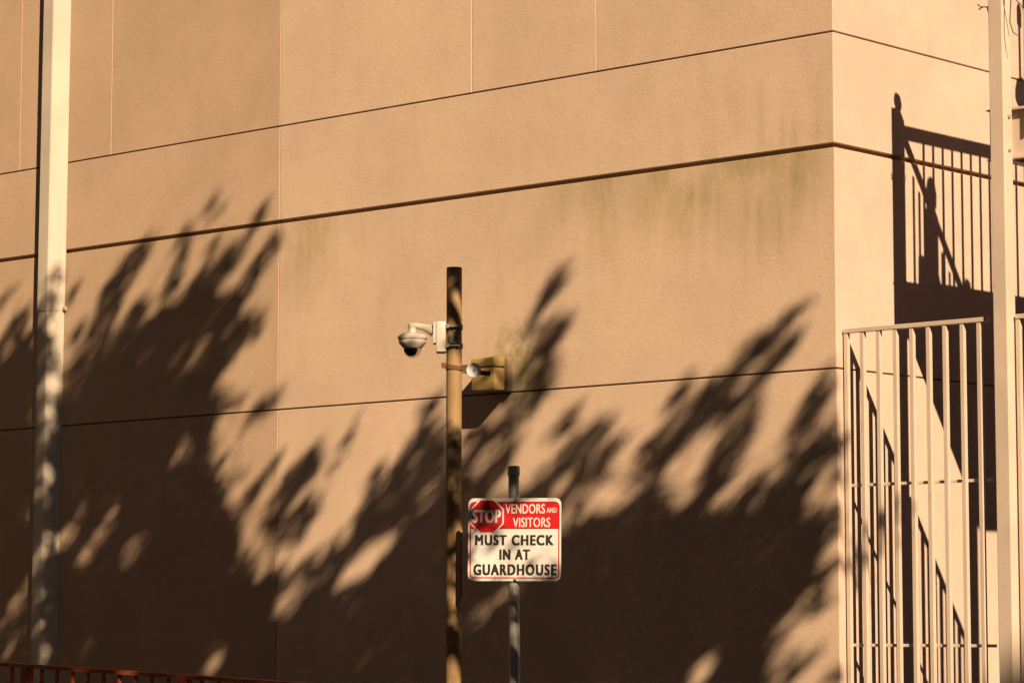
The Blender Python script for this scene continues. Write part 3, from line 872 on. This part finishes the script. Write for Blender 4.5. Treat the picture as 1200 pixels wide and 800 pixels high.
def sprigs(pts_, hw, count, dens=(0.25, 0.65)):
    out_ = []
    for _ in range(count):
        k = int(rng.integers(0, len(pts_) - 1)) if len(pts_) > 1 else 0
        f = rng.random()
        a, b_ = np.array(pts_[k]), np.array(pts_[min(k + 1, len(pts_) - 1)])
        c = a + (b_ - a) * f + rng.normal(0, 1, 2) * hw * 0.7 - 0.03
        th_ = math.radians(46 + rng.normal(0, 11))
        L_ = rng.uniform(0.07, 0.20)
        d_ = np.array([math.cos(th_), math.sin(th_)]) * L_
        out_.append(([tuple(c + d_ * 0.6), tuple(c - d_ * 0.4)], float(rng.uniform(0.014, 0.030)), float(rng.uniform(*dens))))
    return out_
fringe = []
for pts_, hw, dens in STROKES:
    L = sum(math.dist(pts_[i], pts_[i + 1]) for i in range(len(pts_) - 1))
    fringe += sprigs(pts_, hw, int(0.5 + 12 * dens * L))
for poly in MASSES:
    P = poly + poly[:1]
    for i in range(len(poly)):
        if P[i][1] > 1.35 and P[i + 1][1] > 1.35:
            fringe += sprigs([P[i], P[i + 1]], 0.07, int(9 * math.dist(P[i], P[i + 1])))
cents = []                                # leaf positions, world
stems = []
hubs = []                                 # sprig centres for the twigs
for pts_, hw, dens in STROKES + fringe:
    P = np.array(pts_)
    seg = np.linalg.norm(np.diff(P, axis=0), axis=1)
    L = seg.sum()
    CL = 4
    n = int(max(4, 1.7 * dens * (L + hw) * 2 * hw * COSW / (LEAF_A * 0.42) / CL))
    u = rng.random(n) * L
    cum = np.concatenate([[0], np.cumsum(seg)])
    i = np.clip(np.searchsorted(cum, u) - 1, 0, len(seg) - 1)
    f = (u - cum[i]) / seg[i]
    q = P[i] + (P[i + 1] - P[i]) * f[:, None]
    d = (P[i + 1] - P[i]) / seg[i][:, None]
    nrm = np.stack([-d[:, 1], d[:, 0]], 1)
    taper = 0.55 + 0.45 * np.sin(np.pi * np.clip(0.08 + 0.85 * u / L, 0, 1))
    q = q + nrm * (rng.uniform(-1.1, 1.1, n) * hw * taper)[:, None]
    t0 = T0 + rng.normal(0, 0.5)
    q = q[rng.random(n) > 0.35 * gapped(q[:, 0], q[:, 1])]
    for x, z in q:
        w = np.array(wall_to_crown(x, z, t0 + rng.normal(0, 0.3)))
        cents.extend(map(tuple, w + rng.normal(0, min(0.020, 0.5 * hw), (CL, 3))))
    if hw > 0.03: stems.append([wall_to_crown(p[0], p[1], t0) for p in pts_])
def fill(poly, od, clump=26, sig=0.05, far=0.0):
    P = np.array(poly)
    lo, hi = P.min(0), P.max(0)
    A = abs(sum(P[i - 1][0] * P[i][1] - P[i][0] * P[i - 1][1] for i in range(len(P)))) / 2
    n = int(od * A * COSW / (LEAF_A * clump))
    k = 0
    while k < n:
        c = lo + rng.random((400, 2)) * (hi - lo)
        c = c[inpoly(c[:, 0], c[:, 1], poly)]
        c = c[rng.random(len(c)) > gapped(c[:, 0], c[:, 1])]
        for x, z in c[: n - k]:
            t0 = T0 + far + np.clip(rng.normal(0, 0.75), -1.5, 1.5)
            w = np.array(wall_to_crown(x, z, t0))
            pts_ = w + rng.normal(0, sig, (clump, 3))
            tk = -pts_[:, 1] / COSW
            wx = pts_[:, 0] - SUN.x * tk; wz = pts_[:, 2] - SUN.z * tk
            ok = (rng.random(clump) > gapped(wx, wz)) & (inpoly(wx, wz, poly) | (rng.random(clump) < 0.12))
            cents.extend(map(tuple, pts_[ok]))
            if rng.random() < 0.25: hubs.append(tuple(w))
        k += len(c[: n - k])
NFINE = len(cents)                        # sprays at the crown's rim carry the small young leaves
for poly in MASSES: fill(poly, 5.4, 20, 0.046)
fill(DEEP, 2.2, 24, 0.07)
for poly, od, far in LOW: fill(poly, od, 30, 0.06, far)
C3 = np.array(cents)
n = len(C3)
ax = rng.normal(size=(n, 3)); ax /= np.linalg.norm(ax, axis=1)[:, None]
bx = np.cross(ax, rng.normal(size=(n, 3))); bx /= np.linalg.norm(bx, axis=1)[:, None]
ll = rng.uniform(0.032, 0.054, n)[:, None]; ww = rng.uniform(0.013, 0.022, n)[:, None]
young = np.where(np.arange(n) < NFINE, 0.65, 1.0)[:, None]
ll *= young; ww *= young
V = np.empty((n, 4, 3))
nn = np.cross(ax, bx)
V[:, 0] = C3 - ax * ll; V[:, 1] = C3 + bx * ww + nn * 0.004; V[:, 2] = C3 + ax * ll; V[:, 3] = C3 - bx * ww + nn * 0.004
me = bpy.data.meshes.new('crown')
me.from_pydata(V.reshape(-1, 3).tolist(), [], (np.arange(n)[:, None] * 4 + np.array([0, 1, 2, 3])).tolist())
TB = Vector((6.05, -4.30, 0.12))
tree = tag(empty('spreading_tree', TB), 'leafy spreading tree standing off to the right of the view, shading the wall', 'tree')
def tl(bm):
    for v in bm.verts: v.co -= TB
    return bm
for v in me.vertices: v.co -= TB
obj('crown', me, M['leaf'], tree)
fork = Vector((5.75, -4.18, 4.6))
trunk = bm_tube([TB - Vector((0, 0, 0.1)), TB + Vector((0.02, 0, 0.25)), TB + Vector((-0.06, 0.03, 1.6)), TB + Vector((-0.16, 0.02, 3.2)), fork], [0.24, 0.17, 0.14, 0.12, 0.10], 14)
obj('trunk', tl(trunk), M['bark'], tree, True)
H = np.array([h for h in hubs if h[2] - SUN.z * (-h[1] / COSW) < 3.3])
# limbs to spread targets, chosen far apart
sel = [int(np.argmin(H[:, 0]))]
dist = np.linalg.norm(H - H[sel[0]], axis=1)
for _ in range(13):
    k = int(np.argmax(dist)); sel.append(k)
    dist = np.minimum(dist, np.linalg.norm(H - H[k], axis=1))
limb_pts = []
CLEAR = [((-3.84, -0.37), (0.60, 0.30), (-0.06, 0.27)), ((-4.66, 0.52), (0.22, 0.18), (-0.07, 0.085))]
def shades(p):
    k = -p[1] / COSW
    x, z = p[0] - SUN.x * k, p[2] - SUN.z * k
    for (cx, cz), (ax_, az_), (bx_, bz_) in CLEAR:
        det = ax_ * bz_ - az_ * bx_
        a = ((x - cx) * bz_ - (z - cz) * bx_) / det; c = (ax_ * (z - cz) - az_ * (x - cx)) / det
        if a * a + c * c < 1.1: return True
    return False
for k in sel:
    T = Vector(H[k])
    bow = 0.9 if T.z + SUN.z * T.y / COSW < 0.3 else 0.05
    for tb in (bow, bow + 0.3, bow + 0.6, bow + 0.9, bow - 0.4, bow + 1.3, bow - 0.8):
        pts_ = [fork.lerp(T, i / 8) + Vector((0, 0, tb * math.sin(math.pi * i / 8))) + Vector((random.gauss(0, 0.05), random.gauss(0, 0.05), random.gauss(0, 0.04))) * math.sin(math.pi * i / 8) for i in range(9)]
        if not any(shades(pts_[i].lerp(pts_[i + 1], f)) for i in range(8) for f in (0, 0.25, 0.5, 0.75)): break
    else:
        continue
    limb_pts += pts_[2:]
    obj('limb', tl(bm_tube(pts_, [0.055 * (1 - i / 8) + 0.006 for i in range(9)], 8)), M['bark'], tree, True)
tg = bmesh.new()
LP = np.array([p[:] for p in limb_pts])
LV = LP[:, 2] - SUN.z * (-LP[:, 1] / COSW)          # how low on the wall each limb point shades
def twig_to(h, reach):
    hv = h[2] - SUN.z * (-h[1] / COSW)
    d = np.linalg.norm(LP - np.array(h), axis=1) + np.where(LV > hv - 0.1, 5.0, 0.0)
    k = int(np.argmin(d))
    if d[k] > reach: return
    a, b = Vector(LP[k]), Vector(h)
    mid = a.lerp(b, 0.5) + Vector((random.gauss(0, 0.03), random.gauss(0, 0.03), -0.04 * d[k]))
    if any(shades(q) for q in (a, a.lerp(mid, 0.5), mid, mid.lerp(b, 0.5), b)): return
    bm_tube([a, mid, b], [0.007, 0.005, 0.003], 5, tg, False)
for h in hubs: twig_to(h, 0.7)
for s in stems:
    bm_tube(s, [0.002] + [0.004] * (len(s) - 1), 5, tg, False)
    twig_to(s[-1], 1.6)
tag(obj('twigs', tl(tg), M['bark'], tree), kind='stuff')
print('leaves', n, 'hubs', len(hubs))

# ------------------------------------------------------------------ unseen plain blocks added behind and beside the viewer to cut the fill light
def block(name, label, x0, y0, x1, y1, h, face):
    e = tag(empty(name, ((x0 + x1) / 2, (y0 + y1) / 2, 0)), label, 'building')
    cx, cy = e.location.x, e.location.y
    obj('wall', bm_box((x0 - cx, y0 - cy, 0), (x1 - cx, y1 - cy, h)), M['brick'], e)
    obj('roof', bm_box((x0 - cx - 0.3, y0 - cy - 0.3, h), (x1 - cx + 0.3, y1 - cy + 0.3, h + 0.5)), M['sealant'], e)
    win = None
    n = int(((x1 - x0) if face == 'y' else (y1 - y0)) / 3.2)
    for r in range(int(h / 3.4)):
        for k in range(n):
            if face == 'y':
                lo = (x0 - cx + 1.0 + k * 3.2, y1 - cy - 0.02, 1.2 + r * 3.4); hi = (lo[0] + 1.4, y1 - cy + 0.03, lo[2] + 1.6)
            else:
                xf = (x1 if face == 'x' else x0) - cx
                lo = (xf - 0.03, y0 - cy + 1.0 + k * 3.2, 1.2 + r * 3.4); hi = (xf + 0.03, lo[1] + 1.4, lo[2] + 1.6)
            obj('window', bm_box(lo, hi), M['glass'], e)
t = NT('dark_blocker_brick'); M['brick'] = t.done(t.mix(t.ramp(t.noise(3, 6), 0.35, 0.6), (0.035, 0.045, 0.018), (0.11, 0.06, 0.04)), 0.9)  # kept dark so the added blocks bounce little light
t = NT('window_glass'); M['glass'] = t.done((0.03, 0.033, 0.035), 0.1)
block('fill_blocker', 'unseen dark brick block behind the viewer, added to cut the fill light', -40, -38, 16, -26, 20, 'y')
block('fill_blocker', 'unseen dark brick block on the left, added to cut the fill light', -32, -25, -20, 6, 20, 'x')
block('fill_blocker', 'unseen dark brick block at the far right, added to shade the ground', 30, -34, 42, 14, 24.0, '-x')
